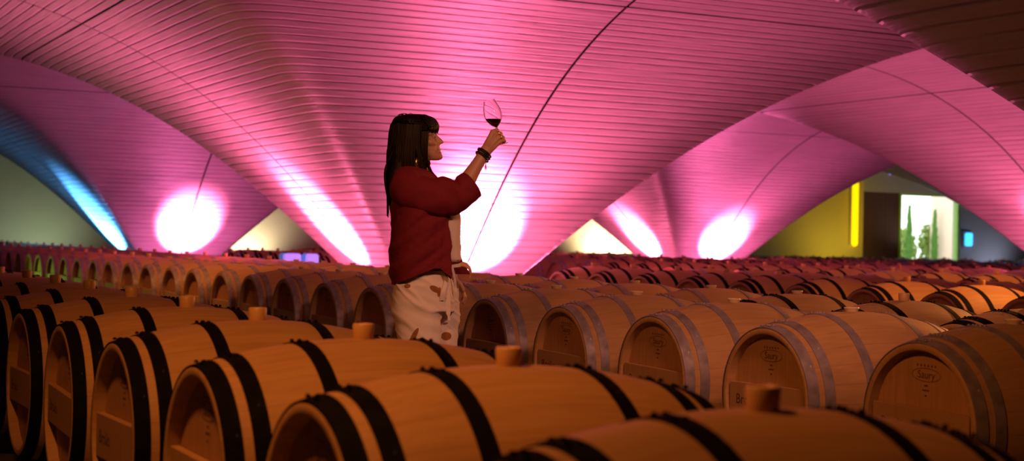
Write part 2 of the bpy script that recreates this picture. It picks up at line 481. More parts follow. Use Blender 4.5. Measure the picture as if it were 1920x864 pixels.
# burnt brand and crossbar lettering on the end that faces the aisle
xb = -(L / 2 - 0.0398)
def brand_bm():
    bm = bmesh.new()
    add_text(bm, 'Saury', 0.042, 0.0, 0.169, xb)
    for ra, rb, wd in ((0.076, 0.025, 0.0011),):
        ring = []
        for k in range(40):
            a = 2 * PI * k / 40
            ring.append([(xb, (ra + q) * math.cos(a), 0.182 + (rb + q) * math.sin(a)) for q in (-wd, wd)])
        V = [[bm.verts.new((p[0] - 0.0006, p[1], p[2])) for p in rr] for rr in ring]
        for i in range(40):
            j = (i + 1) % 40; bm.faces.new((V[i][0], V[i][1], V[j][1], V[j][0]))
    for z, n_ in ((0.217, 6),):
        for k in range(n_):
            y = (k - (n_ - 1) / 2) * 0.019
            add_box(bm, xb - 0.0006, xb, y - 0.0035, y + 0.0035, z - 0.004, z + 0.004)
    for z, wid in ((0.142, 0.010), (0.124, 0.020), (0.104, 0.006)):
        for k in range(5):
            y = (k - 2) * wid / 2.6
            add_box(bm, xb - 0.0006, xb, y - wid / 7, y + wid / 7, z - 0.003, z + 0.003)
    return bm
def lettering_bm():
    bm = bmesh.new()
    add_text(bm, 'Brolio', 0.062, 0.135, -0.035, -(L / 2 - 0.0098))
    return bm
bm = brand_bm(); tmp = mesh_obj('brand_mark', bm, M_INK, smooth=False); BRAND = tmp.data; bpy.data.objects.remove(tmp)
bm = lettering_bm(); tmp = mesh_obj('lettering', bm, M_INK, smooth=False); LETTER = tmp.data; bpy.data.objects.remove(tmp)
def chalk_mesh():
    bm = bmesh.new()
    for (xa, aa, xc, ac) in ((-0.345, 0.18, -0.215, -0.10), (-0.34, -0.02, -0.17, 0.02), (-0.29, -0.16, -0.235, 0.20)):
        V = []
        for k in range(13):
            t = k / 12; x = xa + (xc - xa) * t; a = PI / 2 + aa + (ac - aa) * t; r = rad(x) + 0.0012
            V.append([bm.verts.new((x + q * 0.7, r * math.cos(a) + q, r * math.sin(a))) for q in (-0.0022, 0.0022)])
        for p, q in zip(V, V[1:]): bm.faces.new((p[0], p[1], q[1], q[0]))
    return bm
tmp = mesh_obj('chalk_mark', chalk_mesh(), M_CHALK); CHALK = tmp.data; bpy.data.objects.remove(tmp)
bm = bmesh.new(); bung_bm(bm, h=0.018, r0=0.027, r1=0.034); tmp = mesh_obj('bung', bm, M_BUNGW); BUNGW = tmp.data; bpy.data.objects.remove(tmp)

def far_mesh(name, hm, seg=24):
    bm = staves_mesh(seg, 14)
    uvl = bm.loops.layers.uv['UVMap']
    for s in (-1, 1): add_disc(bm, s * (L / 2 - 0.040), RH - 0.029, seg, s, uvl, 1); crossbar_bm(bm, s, 2)
    for a, b in HOOPS: hoop_bm(bm, a, b, seg, mi=3, rivets=False, th=0.005)
    bung_bm(bm, 8, 4)
    bm.normal_update()
    for e in bm.edges:
        if len(e.link_faces) == 2 and e.calc_face_angle(0.0) > 0.70: e.smooth = False
    me = bpy.data.meshes.new(name); bm.to_mesh(me); bm.free()
    for m in (M_OAK, M_HEAD, M_BAR, hm, M_BUNG): me.materials.append(m)
    me.polygons.foreach_set('use_smooth', [True] * len(me.polygons))
    return me
FAR = {'black': far_mesh('oak_barrel', M_HBLACK), 'grey': far_mesh('oak_barrel', M_HGREY)}

ORD = ['first', 'second', 'third', 'fourth', 'fifth', 'sixth', 'seventh', 'eighth', 'ninth', 'tenth', 'eleventh', 'twelfth', 'thirteenth',
       'fourteenth', 'fifteenth', 'sixteenth', 'seventeenth', 'eighteenth', 'nineteenth', 'twentieth', 'twenty-first', 'twenty-second',
       'twenty-third', 'twenty-fourth', 'twenty-fifth', 'twenty-sixth', 'twenty-seventh', 'twenty-eighth', 'twenty-ninth', 'thirtieth']
# rows of barrels: bung line x, y of barrel 0, spacing, hoop colour
S_ = 0.915
ROWS = [('A', 1.57, 2.144, S_), ('B', 4.423, 4.402, S_), ('C', 5.68, 6.437, S_), ('D', 9.10, 9.36, 0.905), ('E', 10.36, 9.62, S_)]
xr = 13.4; k = 0
while xr < 57:
    ROWS.append(('F%d' % k, xr, 9.0 + 0.37 * ((k * 7) % 3), S_)); xr += 1.27 if k % 2 == 0 else 2.7; k += 1
def foot_hit(x, y):
    for n_, m_ in FEET:
        if abs(x - FX - m_ * BX) < 1.75 + L / 2 and abs(y - FY - n_ * AY) < 2.45 + RB: return True
    return False
cand = []
rg = random.Random(3)
for name, x, y0, s in ROWS:
    i0 = -int((y0 + 4) / s)
    for i in range(i0, int((YW - 1.6 - y0) / s) + 1):
        y = y0 + i * s
        if foot_hit(x, y): continue
        jx, jr = rg.uniform(-0.012, 0.012), rg.uniform(-0.012, 0.012)
        us = [project((x + a, y, h)) for a in (-0.5, 0, 0.5) for h in (0.05, 0.8)]
        if us[2][2] < 0.6: continue
        if name == 'A' and i < -1: continue
        if max(u[0] for u in us) < -25 or min(u[0] for u in us) > 1945 or min(u[1] for u in us) > 880: continue
        z = us[2][2]
        cand.append((z, name, i, x + jx, y + rg.uniform(-0.008, 0.008), jr))
cand.sort()
near = cand[:300]; rest = cand[300:]
def hoops_for(name, i):
    if name == 'A': return 'black'
    if name == 'B': return 'grey'
    if name == 'C': return 'black' if i in (0, 1, -1) else 'grey'
    if name == 'D': return 'black'
    if name == 'E': return 'grey'
    return rg.choice(('black', 'grey', 'black'))
used = set()
inrow = {}
for z, name, i, x, y, jr in near: inrow.setdefault(name, []).append(i)
for v in inrow.values(): v.sort()
woman_i = 6.0
for z, name, i, x, y, jr in near:
    hc = hoops_for(name, i)
    full = z < 17.5
    if full:
        if hc not in used: o = PROTO[hc]; used.add(hc)
        else:
            o = PROTO[hc].copy(); COL.objects.link(o)
            for ch in PROTO[hc].children:
                if ch.get('extra'): continue
                c = ch.copy(); COL.objects.link(c); c.parent = o
        if name in 'ABCDE':
            for nm, me, cond in (('brand_mark', BRAND, name in 'ABD' and rg.random() < 0.95), ('lettering', LETTER, name in 'AB'),
                                 ('chalk_mark', CHALK, name == 'B' and rg.random() < 0.9 or name == 'C' and rg.random() < 0.3)):
                if cond and z < 14:
                    c = bpy.data.objects.new(nm, me); COL.objects.link(c); c.parent = o; c['extra'] = 1
        if (name == 'C' and i in (1, 3, 5)) or (name not in 'AB' and rg.random() < 0.3) or (name == 'B' and i == 0):
            for c in o.children:
                if c.name.startswith('bung'): c.data = BUNGW; c['label'] = 'flat pale bung'
    else:
        o = bpy.data.objects.new('oak_barrel', FAR[hc]); COL.objects.link(o)
    o.location = (x, y, ZC); o.rotation_euler = (rg.uniform(-0.03, 0.03), 0, jr)
    k = inrow[name].index(i)
    hp = 'black' if hc == 'black' else 'grey'
    o['category'] = 'barrel'
    if name == 'A':
        o['label'] = '%s-hooped oak barrel in the nearest row, %s from the right' % (hp, ORD[min(k, 29)]); o['group'] = 'black-hooped barrels of the nearest row'
    elif name == 'B':
        if i <= 5: o['label'] = 'grey-hooped oak barrel with branded end, aisle row, %s to the right of the woman' % ORD[5 - i]
        elif i == 6: o['label'] = 'grey-hooped oak barrel directly behind the woman\'s white trousers'
        else: o['label'] = 'grey-hooped oak barrel with end showing, aisle row, %s to the left of the woman' % (ORD[i - 7] if i - 7 < 30 else 'farthest')
        o['group'] = 'grey-hooped barrels along the aisle'
    elif name == 'C' and i <= 9:
        o['label'] = '%s-hooped oak barrel just behind the aisle row, %s from the right' % (hp, ORD[k]); o['group'] = 'barrels back to back with the aisle row'
    elif name == 'D' and k < 14:
        o['label'] = 'dark-ended black-hooped oak barrel beyond the second aisle, %s from the right' % ORD[k]; o['group'] = 'black-hooped barrels beyond the second aisle'
    elif name in 'CDE':
        o['label'] = {'C': 'oak barrel far along the row behind the aisle row, left of the woman', 'D': 'black-hooped oak barrel far along the row in front of the central foot',
                      'E': 'grey-hooped oak barrel in the row behind the dark-ended barrels'}[name]
        o['group'] = 'far barrels of row ' + {'C': 'behind the aisle', 'D': 'before the central vault foot', 'E': 'behind the dark-ended barrels'}[name]
    else:
        o['label'] = 'small distant oak barrel in the packed rows towards the back wall'; o['group'] = 'distant barrels towards the back wall'
for p in PROTO.values():
    for c in p.children:
        if 'extra' in c: del c['extra']
for o in COL.objects:
    if 'extra' in o: del o['extra']
# the rest: one mass
if rest:
    base = {h: FAR[h] for h in FAR}
    bm = bmesh.new()
    lows = {}
    for h in ('black', 'grey'):
        me = far_mesh('low', M_HBLACK if h == 'black' else M_HGREY, 12); lows[h] = me
    for z, name, i, x, y, jr in rest:
        h = rg.choice(('black', 'grey')) if name not in 'AB' else hoops_for(name, i)
        me = lows[h].copy(); me.transform(Matrix.Translation((x, y, ZC)) @ Matrix.Rotation(jr, 4, 'Z'))
        if h == 'grey':
            for p in me.polygons:
                if p.material_index == 3: p.material_index = 5
        bm.from_mesh(me); bpy.data.meshes.remove(me)
    o = mesh_obj('far_oak_barrels', bm, mats=[M_OAK, M_HEAD, M_BAR, M_HBLACK, M_BUNG, M_HGREY])
    tag(o, 'mass of far oak barrels filling the cellar floor to the back wall', 'barrels', None, 'stuff')
# sleepers that carry the rows
sl = 0
for name, x, y0, s in ROWS:
    ys = [c[4] for c in cand if c[1] == name]
    if not ys: continue
    for dx in (-0.22, 0.22):
        sl += 1
        zt = ZC - rad(0.22)
        bm = bmesh.new(); add_box(bm, x + dx - 0.035, x + dx + 0.035, min(ys) - 0.4, max(ys) + 0.4, 0.0, zt + 0.004)
        tag(mesh_obj('barrel_sleeper_%d' % sl, bm, M_SLEEPER, smooth=False), 'timber sleeper under a barrel row', None, None, 'structure')
print('BARRELS', len(cand), len(near), max(n[0] for n in near), {k_: len(v) for k_, v in inrow.items()})
# ------------------------------------------------------------------ the woman (local: +X where she looks, -Y her right side, Z up)
M_SKIN, nt_, b_ = new_mat('skin', (0.50, 0.27, 0.17), 0.5)
n = N(nt_); tc = n.add('ShaderNodeTexCoord').outputs['Object']
sep = n.add('ShaderNodeSeparateXYZ'); n.l(tc, sep.inputs[0])
def ellipse(n, sx, sz, cx, cz, a, b, deg):
    t = math.radians(deg); c, s = math.cos(t), math.sin(t)
    dx = n.math('SUBTRACT', sx, cx); dz = n.math('SUBTRACT', sz, cz)
    u = n.math('ADD', n.math('MULTIPLY', dx, c / a), n.math('MULTIPLY', dz, s / a))
    v = n.math('ADD', n.math('MULTIPLY', dx, -s / b), n.math('MULTIPLY', dz, c / b))
    return n.math('LESS_THAN', n.math('ADD', n.math('MULTIPLY', u, u), n.math('MULTIPLY', v, v)), 1.0)
lips = n.math('MAXIMUM', ellipse(n, sep.outputs[0], sep.outputs[2], 0.068, 1.5135, 0.014, 0.0035, -6), ellipse(n, sep.outputs[0], sep.outputs[2], 0.070, 1.504, 0.015, 0.0045, 8))
fn = n.noise(tc, 30, 3)
c_ = n.mix(n.math('MULTIPLY', fn, 0.35), (0.50, 0.27, 0.17), (0.40, 0.19, 0.11))
n.l(n.mix(n.math('MULTIPLY', lips, 0.8), c_, (0.34, 0.09, 0.08)), b_.inputs['Base Color'])
b_.inputs['Subsurface Weight'].default_value = 0.12; b_.inputs['Subsurface Radius'].default_value = (0.01, 0.004, 0.002)

def cloth(name, col, dark, scale=120):
    m, nt, b = new_mat(name, col, 0.85); n = N(nt)
    tc = n.add('ShaderNodeTexCoord').outputs['Object']
    f = n.noise(n.mapping(tc, (scale, scale, scale * 3)), 1.0, 2)
    n.l(n.mix(f, col, dark), b.inputs['Base Color'])
    n.bump(f, 0.25, 0.001, b)
    b.inputs['Sheen Weight'].default_value = 0.25; b.inputs['Sheen Tint'].default_value = (*col, 1)
    return m, nt, b
M_JACK, _, _ = cloth('burgundy_linen', (0.19, 0.003, 0.014), (0.12, 0.002, 0.010))
M_BLOU, _, _ = cloth('white_blouse_cloth', (0.78, 0.70, 0.66), (0.70, 0.62, 0.58))
M_TROU, nt_, b_ = cloth('white_printed_trouser_cloth', (0.80, 0.72, 0.67), (0.72, 0.64, 0.59))
n = N(nt_); tc = n.add('ShaderNodeTexCoord').outputs['Object']; sep = n.add('ShaderNodeSeparateXYZ'); n.l(tc, sep.inputs[0])
def P2(px, py): return ((px - 800) / 382.0, 1.08 + (448 - py) / 382.0)
leaf = None
for (px, py, a, b, dg, far) in ((803, 637.5, 14, 8, -8, 0), (787, 626, 17, 4.5, 62, 0), (824, 540, 11, 5.5, -28, 0), (773, 535, 6, 4, 0, 0), (831, 545, 3, 9, -8, 0),
                           (843, 629.5, 9.5, 8, 0, 1), (862.5, 533, 5, 7, 10, 1), (858, 652, 5, 2.5, 30, 1), (841, 606, 5, 2, 15, 1), (770, 700, 14, 7, 20, 0), (815, 720, 8, 14, 20, 0), (850, 690, 8, 12, -20, 1)):
    cx, cz = P2(px, py)
    e = ellipse(n, sep.outputs[0], sep.outputs[2], cx, cz, a / 382, b / 382, dg)
    side = n.math('GREATER_THAN', sep.outputs[1], -0.012) if far else n.math('LESS_THAN', sep.outputs[1], -0.012)
    e = n.math('MULTIPLY', e, side)
    leaf = e if leaf is None else n.math('MAXIMUM', leaf, e)
old = b_.inputs['Base Color'].links[0].from_socket
n.l(n.mix(leaf, old, (0.30, 0.115, 0.035)), b_.inputs['Base Color'])

M_HAIR, nt_, b_ = new_mat('dark_brown_hair', (0.013, 0.007, 0.005), 0.45); b_.inputs['Specular IOR Level'].default_value = 0.16
n = N(nt_); tc = n.add('ShaderNodeTexCoord').outputs['Object']
f = n.noise(n.mapping(tc, (160, 160, 3)), 1.0, 3)
n.l(n.mix(f, (0.003, 0.0014, 0.001), (0.013, 0.005, 0.003)), b_.inputs['Base Color']); n.bump(f, 0.5, 0.004, b_)
M_EYEW = simple('eye_white', (0.42, 0.36, 0.32), 0.3)
M_IRIS = simple('eye_iris', (0.03, 0.015, 0.01), 0.2)
M_BLACKL = simple('black_leather_cord', (0.012, 0.009, 0.010), 0.45)
M_MAG = simple('magenta_tassel_thread', (0.45, 0.03, 0.30), 0.7)
M_GOLD = simple('gold_jewellery', (0.90, 0.62, 0.22), 0.22, 1.0)
M_SHOE = simple('dark_shoe_leather', (0.06, 0.03, 0.02), 0.5)

WX, WY = 3.03, 6.87
W = empty('person', (WX, WY, 0), -TH)
tag(W, 'woman in burgundy jacket and printed white trousers raising a wine glass', 'person')

def ering(z, xb, xf, hw, n=40, p=2.0, cy=0.0, tilt=0.0, egg=0.0):
    cx = (xb + xf) / 2; a = (xf - xb) / 2; out = []
    for k in range(n):
        t = 2 * PI * k / n; c, s = math.cos(t), math.sin(t)
        x = a * math.copysign(abs(c) ** (2 / p), c); y = hw * math.copysign(abs(s) ** (2 / p), s)
        y *= 1 - egg * max(0.0, c) ** 1.5
        out.append((cx + x, cy + y, z + tilt * x))
    return out

# ---- body
bm = bmesh.new()
head = [(1.668, -0.075, -0.035, .022), (1.660, -0.105, -0.012, .046), (1.645, -0.122, 0.006, .060), (1.625, -0.130, 0.020, .068), (1.605, -0.133, 0.033, .071),
        (1.590, -0.133, 0.039, .071), (1.574, -0.131, 0.043, .070), (1.556, -0.126, 0.049, .068), (1.542, -0.118, 0.055, .065), (1.528, -0.108, 0.062, .061),
        (1.516, -0.098, 0.067, .057), (1.509, -0.090, 0.0645, .055), (1.501, -0.080, 0.0715, .051), (1.494, -0.070, 0.072, .048), (1.484, -0.045, 0.077, .040), (1.476, -0.018, 0.076, .033),
        (1.469, -0.010, 0.068, .028), (1.465, 0.008, 0.055, .016)]
loft(bm, [ering(z, xb, xf, hw, 36, 2.15, egg=0.30) for z, xb, xf, hw in head])
# nose, brow, cheek and chin volumes
tube(bm, [(0.030, 0, 1.575), (0.050, 0, 1.563), (0.060, 0, 1.556)], [.012, .0125, .0105], 12)
tube(bm, [(0.036, 0, 1.592), (0.049, 0, 1.577), (0.063, 0, 1.563), (0.0715, 0, 1.5545)], [(.007, .006), (.008, .008), (.0095, .009), (.0105, .009)], 12)
for s in (-1, 1):
    tube(bm, [(0.058, s * .004, 1.553), (0.063, s * .010, 1.5495)], [.0085, .0068], 10)            # nostril wing
    tube(bm, [(0.030, s * .012, 1.5945), (0.026, s * .034, 1.596), (0.010, s * .052, 1.590)], [.008, .009, .007], 10)    # brow
    tube(bm, [(0.034, s * .026, 1.545), (0.014, s * .046, 1.550), (-.012, s * .056, 1.556)], [.016, .018, .016], 14)     # cheekbone
    tube(bm, [(0.0385, s * .019, 1.5765), (0.0385, s * .031, 1.5835), (0.0290, s * .0425, 1.5775)], [.0034, .0040, .0034], 8)   # upper lid
    tube(bm, [(0.0385, s * .019, 1.5755), (0.0375, s * .031, 1.5675), (0.0290, s * .0425, 1.5755)], [.0030, .0036, .0030], 8)   # lower lid
    tube(bm, [(0.050, s * .014, 1.540), (0.046, s * .024, 1.524), (0.040, s * .026, 1.508)], [.012, .014, .013], 12)           # cheek beside the mouth
    tube(bm, [(0.0615, s * .001, 1.5155), (0.058, s * .010, 1.514), (0.051, s * .017, 1.511)], [.0062, .0055, .0045], 8)             # upper lip
    tube(bm, [(0.065, s * .001, 1.5025), (0.060, s * .010, 1.5035), (0.051, s * .017, 1.506)], [.0066, .0058, .0045], 8)              # lower lip
    tube(bm, [(-0.052, s * .070, 1.585), (-0.055, s * .077, 1.565), (-0.048, s * .072, 1.540)], [(.012, .008), (.012, .007), (.008, .006)], 10)   # ear
tube(bm, [(0.058, 0, 1.484), (0.066, 0, 1.486)], [.014, .012], 12)
tube(bm, [(-0.038, 0, 1.53), (-0.040, 0, 1.47), (-0.047, 0, 1.42), (-0.060, 0, 1.36)], [(.052, .056), (.050, .055), (.054, .058), (.075, .07)], 20)
torso = [(1.41, -.10, -.01, .07), (1.385, -.120, 0.03, .125), (1.35, -.128, 0.055, .155), (1.29, -.132, 0.085, .165), (1.22, -.130, 0.110, .165), (1.14, -.118, 0.112, .150), (1.05, -.108, 0.105, .140),
         (0.97, -.118, 0.108, .152), (0.90, -.130, 0.112, .170), (0.84, -.130, 0.115, .175)]
loft(bm, [ering(z, xb, xf, hw, 36, 2.3) for z, xb, xf, hw in torso])
for s, xo, xk, xa in ((-1, -.02, -.012, -.045), (1, 0.03, 0.075, 0.05)):
    tube(bm, [(xo - .01, s * .088, .90), (xo, s * .090, .75), (xk, s * .088, .50), (xk - .012, s * .088, .36), (xa, s * .088, .10)], [.085, .080, .056, .056, .038], 18)
    tube(bm, [(xa - .04, s * .088, .045), (xa + .06, s * .090, .04), (xa + .17, s * .095, .03)], [(.034, .034), (.042, .03), (.035, .02)], 14)
# right arm, raised
SH, EL, WR = Vector((-.085, -.185, 1.335)), Vector((.165, -.150, 1.300)), Vector((.280, -.095, 1.496))
tube(bm, [(-.07, -.10, 1.345), SH, SH.lerp(EL, .4), SH.lerp(EL, .85), EL], [.06, .056, .050, .043, .042], 18)
FA = (WR - EL)
tube(bm, [EL, EL + FA * .2 + Vector((.004, 0, -.004)), EL + FA * .45, EL + FA * .75, WR, WR + FA * .10], [(.040, .042), (.040, .043), (.036, .038), (.028, .031), (.024, .029), (.024, .03)], 18)
# left arm hanging, hand at the hip
SL, EL2, WL = Vector((-.085, .185, 1.335)), Vector((-.02, .225, 1.06)), Vector((.13, .205, .90))
tube(bm, [(-.07, .10, 1.345), SL, SL.lerp(EL2, .5), EL2], [.06, .056, .046, .040], 16)
tube(bm, [EL2, EL2.lerp(WL, .4), WL], [.040, .036, .026], 16)
# hands ---------------------------------------------------------------
def px3(px, py, y): x, z = P2(px, py); return Vector((x, y, z))
# right hand: back of the hand towards -Y, fingers folded round the stem
YS = -0.058                                            # stem line
kn = [px3(922.5, 246.5, -.092), px3(928.5, 252.5, -.096), px3(932.5, 259.5, -.095), px3(935, 266.5, -.090)]
hb = px3(909, 283, -.094)
for i, k in enumerate(kn):
    base = hb + (Vector((0, 0, 0)) + (k - kn[1]) * 0.45)
    tube(bm, [base, base.lerp(k, .5) + Vector((0, -.003, 0)), k], [(.013, .014), (.0125, .0125), (.0105, .0105)], 12)
tube(bm, [hb + Vector((.004, .012, -.006)), px3(920, 272, -.074), px3(928, 270, -.070)], [.020, .017, .013], 12)       # palm pad
for i, (k, ln) in enumerate(zip(kn, (.036, .038, .035, .029))):
    out = Vector((.80, 0, .34)).normalized()
    p1 = k + out * (.020 + .001 * i) + Vector((0, .012, 0))
    p2 = p1 + Vector((.006, .026, -.002))
    p3 = p2 + Vector((-.016, .014, -.004))
    p4 = p3 + Vector((-.016, -.004, -.003))
    r = (.0088, .0090, .0086, .0076)[i]
    tube(bm, smooth_path([k - out * .006, k + out * .006, p1, p2, p3, p4], 3), [r * 1.12] * 4 + [r] * 8 + [r * .92] * 4, 10)
# thumb: leaves the side of the palm near its base, closes on the stem
tube(bm, smooth_path([hb + Vector((-.004, .020, .004)), px3(914, 262, -.048), px3(922, 250, -.040), px3(929, 243, -.044)], 3), [.0145] * 3 + [.0120] * 3 + [.0105] * 3 + [.0085], 10)
# left hand, relaxed by the hip
hl = WL + Vector((.012, -.004, -.012))
for i, (dy, ln) in enumerate(((-.026, .070), (-.009, .078), (.009, .073), (.025, .058))):
    b0 = hl + Vector((0, dy * .5, 0)); d = Vector((.40, 0, -.86)).normalized()
    k = hl + d * .070 + Vector((.012 - abs(dy) * .2, dy, 0))
    tube(bm, [b0, b0.lerp(k, .5), k], [(.014, .013), (.012, .012), (.0105, .0105)], 10)
    tube(bm, smooth_path([k, k + d * ln * .45 + Vector((0, 0, 0)), k + d * ln * .75 + Vector((-.012, 0, 0)), k + d * ln * .95 + Vector((-.024, 0, 0))], 2), [.0088] * 3 + [.008] * 3 + [.0072], 10)
tube(bm, smooth_path([hl + Vector((.004, -.016, -.008)), hl + Vector((.032, -.034, -.034)), hl + Vector((.046, -.036, -.066))], 3), [.012] * 3 + [.010] * 3 + [.008], 10)
body = remesh(bm, 0.0030, 'body', M_SKIN, W, 7)

# eyes
for s in (-1, 1):
    bm = bmesh.new(); bmesh.ops.create_uvsphere(bm, u_segments=20, v_segments=14, radius=0.0100)
    bmesh.ops.translate(bm, vec=(0.0285, s * 0.031, 1.5755), verts=bm.verts)
    e = mesh_obj('eye', bm, M_EYEW, W)
    bm = bmesh.new(); bmesh.ops.create_uvsphere(bm, u_segments=16, v_segments=10, radius=0.0058)
    bmesh.ops.translate(bm, vec=(0.0345, s * 0.0315, 1.5755), verts=bm.verts)
    mesh_obj('iris', bm, M_IRIS, e)
    bm = bmesh.new()
    tube(bm, [(0.040, s * .020, 1.579), (0.037, s * .032, 1.5835), (0.026, s * .043, 1.579)], [.0016, .0018, .0012], 6)
    mesh_obj('eyelashes', bm, M_IRIS, W)
    bm = bmesh.new()
    tube(bm, [(0.042, s * .016, 1.597), (0.037, s * .036, 1.602), (0.020, s * .052, 1.596)], [(.002, .0035), (.002, .0035), (.0015, .002)], 6)
    mesh_obj('eyebrow', bm, M_HAIR, W)

# ---- hair: base shell + locks
bm = bmesh.new()
def hz(t): return t
cap = [(1.672, -.105, -.040, .022), (1.665, -.130, -.020, .044), (1.650, -.148, -.008, .060), (1.632, -.166, 0.000, .072), (1.605, -.174, -.004, .078)]
loft(bm, [ering(z, xb, xf, hw, 36, 2.1) for z, xb, xf, hw in cap])
back = [(1.665, -.125, -.05, .045), (1.645, -.152, -.03, .062), (1.62, -.164, -.02, .074), (1.58, -.180, -.032, .082), (1.53, -.188, -.036, .088), (1.47, -.196, -.044, .093), (1.42, -.198, -.060, .097), (1.385, -.203, -.105, .104), (1.34, -.198, -.128, .095),
        (1.28, -.188, -.134, .075), (1.23, -.176, -.139, .05), (1.20, -.168, -.145, .022)]
loft(bm, [ering(z, xb, xf, hw, 36, 2.2) for z, xb, xf, hw in back])
rh = random.Random(11)
def lock(pts, r0, r1, n=7, flat=0.55):
    P_ = smooth_path(pts, 4); m = len(P_)
    tube(bm, P_, [(r0 + (r1 - r0) * (i / (m - 1)) ** 1.5, (r0 + (r1 - r0) * (i / (m - 1)) ** 1.5) * flat) for i in range(m)], n)
for s in (-1, 1):
    for i in range(46):
        f_ = i / 45.0                                    # 0 front .. 1 back of the head
        phi = math.radians(48 + 132 * f_ + rh.uniform(-2, 2))
        x0 = -0.005 - 0.10 * f_
        top = (x0, s * 0.004, 1.680 - 0.008 * f_ + rh.uniform(-.002, .003))
        def surf(z, k):                                  # outer hair surface at azimuth
            cx, a, b = -0.085, 0.094 * k, 0.086 * k
            return (cx + a * math.cos(phi), s * b * math.sin(phi), z)
        p1 = surf(1.660, 0.84); p2 = surf(1.60, 1.02); p3 = surf(1.53, 1.10)
        zend = 1.40 - 0.02 * f_ if f_ < 0.45 else 1.33 - 0.13 * (f_ - .45) / .55
        zend += rh.uniform(-.045, .03)
        phi += rh.uniform(-.04, .04)
        p4 = surf(1.46, 1.17); p4 = (p4[0] + (.012 if f_ < .2 else 0), p4[1], 1.46)
        if f_ < 0.45: p5 = (p4[0] + 0.012 * (1 - f_), p4[1] * 1.02, zend)
        else: p5 = (min(p4[0] + 0.01, -.135) - (0.0 if f_ < .7 else .004), p4[1] * (0.92 - .3 * (f_ - .45)), zend)
        lock([top, surf(1.681 - .006 * f_, .50), p1, p2, p3, p4, p5], rh.uniform(.0085, .0145), .0025)
# two front strands over the collarbone
for s in (-1, 1):
    for q in range(5):
        lock([(-.01 - q * .004, s * .05, 1.66), (0.004 - q * .006, s * .080, 1.60), (0.002 - q * .006, s * .088, 1.52), (0.008 - q * .004, s * .082, 1.45), (0.030 + q * .006, s * .070, 1.395 - q * .004), (.052 + q * .006, s * .06, 1.36)], .008, .003)
# fringe swept over the forehead
for q in range(38):
    y0 = -0.062 + 0.124 * (q % 19) / 18; ly = q // 19
    e = abs(y0) / .062
    xo = 0.052 - .030 * e ** 2 - .007 * ly; zo = -.010 * e ** 2 - .004 * ly
    lock([(-.055, y0 * .35, 1.680 + zo * .3), (-.018 - .004 * ly, y0 * .7, 1.681 + zo * .6), (xo - .026, y0 * .95, 1.668 + zo), (xo - .004, y0 * 1.08, 1.645 + zo), (xo, y0 * 1.16, 1.622 + zo), (xo - .004, y0 * 1.2, 1.606 + rh.uniform(-.008, .006))], .0098, .0028, 8, .8)
for q in range(14):                                      # fly-aways on the crown
    a = rh.uniform(-.12, .0); y = rh.uniform(-.04, .04)
    lock([(a, y, 1.676), (a - .015, y * 1.2, 1.690), (a - .035, y * 1.5, 1.690 - rh.uniform(0, .01))], .0022, .001, 5, 1)
for q in range(34):                                      # loose ends down the back
    y = -.08 + .16 * q / 33
    lock([(-.165, y * .9, 1.50), (-.196, y, 1.41), (-.193 + rh.uniform(-.004, .004), y, 1.34), (-.180, y * .8, 1.26), (-.165 + rh.uniform(-.006, .006), y * .6, 1.180 + abs(y) * .8 + rh.uniform(-.02, .05))], .0075, .0008)
mesh_obj('hair', bm, M_HAIR, W)

# ---- trousers
def wr(p, s, a): return noise.noise(Vector(p) * s) * a
bm = bmesh.new()
loft(bm, [ering(z, xb, xf, hw, 40, 2.4) for z, xb, xf, hw in ((1.03, -.118, .118, .152), (.97, -.128, .125, .165), (.90, -.142, .135, .180), (.84, -.146, .145, .186), (.78, -.143, .150, .186), (.73, -.138, .150, .184))])
for s, prof in ((-1, ((.86, -.143, .094), (.76, -.144, .092), (.68, -.136, .090), (.576, -.115, .090), (.45, -.108, .086), (.30, -.118, .072), (.15, -.128, .060), (.075, -.130, .058))),
                (1, ((.86, -.06, .165), (.76, -.05, .172), (.68, -.036, .171), (.576, -.022, .166), (.45, -.018, .164), (.30, -.032, .152), (.15, -.045, .140), (.075, -.048, .138)))):
    loft(bm, [ering(z, xb, xf, .098 if z > .5 else .092, 36, 2.3, cy=s * (.093 + (.012 if z < .5 else 0))) for z, xb, xf in prof])
def dtro(p):
    q = Vector((p.x * 5, p.y * 5, p.z * 26 + p.x * 9))
    up = max(0.0, min(1.0, (p.z - .55) / .15))
    d = 0.0055 * noise.noise(q) * (0.35 + up) + 0.006 * noise.noise(Vector((p.x * 7, p.y * 7, p.z * 5)))
    r = abs(noise.noise(Vector((p.x * 3 + 4, p.y * 4, p.z * 17 + p.x * 14))))
    d += up * 0.006 * max(0, 1 - r * 6)
    return d
remesh(bm, 0.006, 'trousers', M_TROU, W, 5, dtro)
# blouse
bm = bmesh.new()
loft(bm, [ering(z, xb, xf, hw, 40, 2.3) for z, xb, xf, hw in ((1.395, -.10, .02, .10), (1.365, -.128, .060, .165), (1.30, -.138, .105, .188), (1.24, -.136, .158, .180), (1.18, -.130, .171, .172), (1.10, -.125, .170, .168), (1.04, -.125, .170, .170), (.985, -.13, .176, .178), (.972, -.12, .168, .17))])
def dbl(p): return 0.011 * noise.noise(Vector((p.x * 8, p.y * 12, p.z * 2.2))) + 0.003 * noise.noise(Vector((p.x * 22, p.y * 22, p.z * 7)))
remesh(bm, 0.006, 'blouse', M_BLOU, W, 3, dbl)
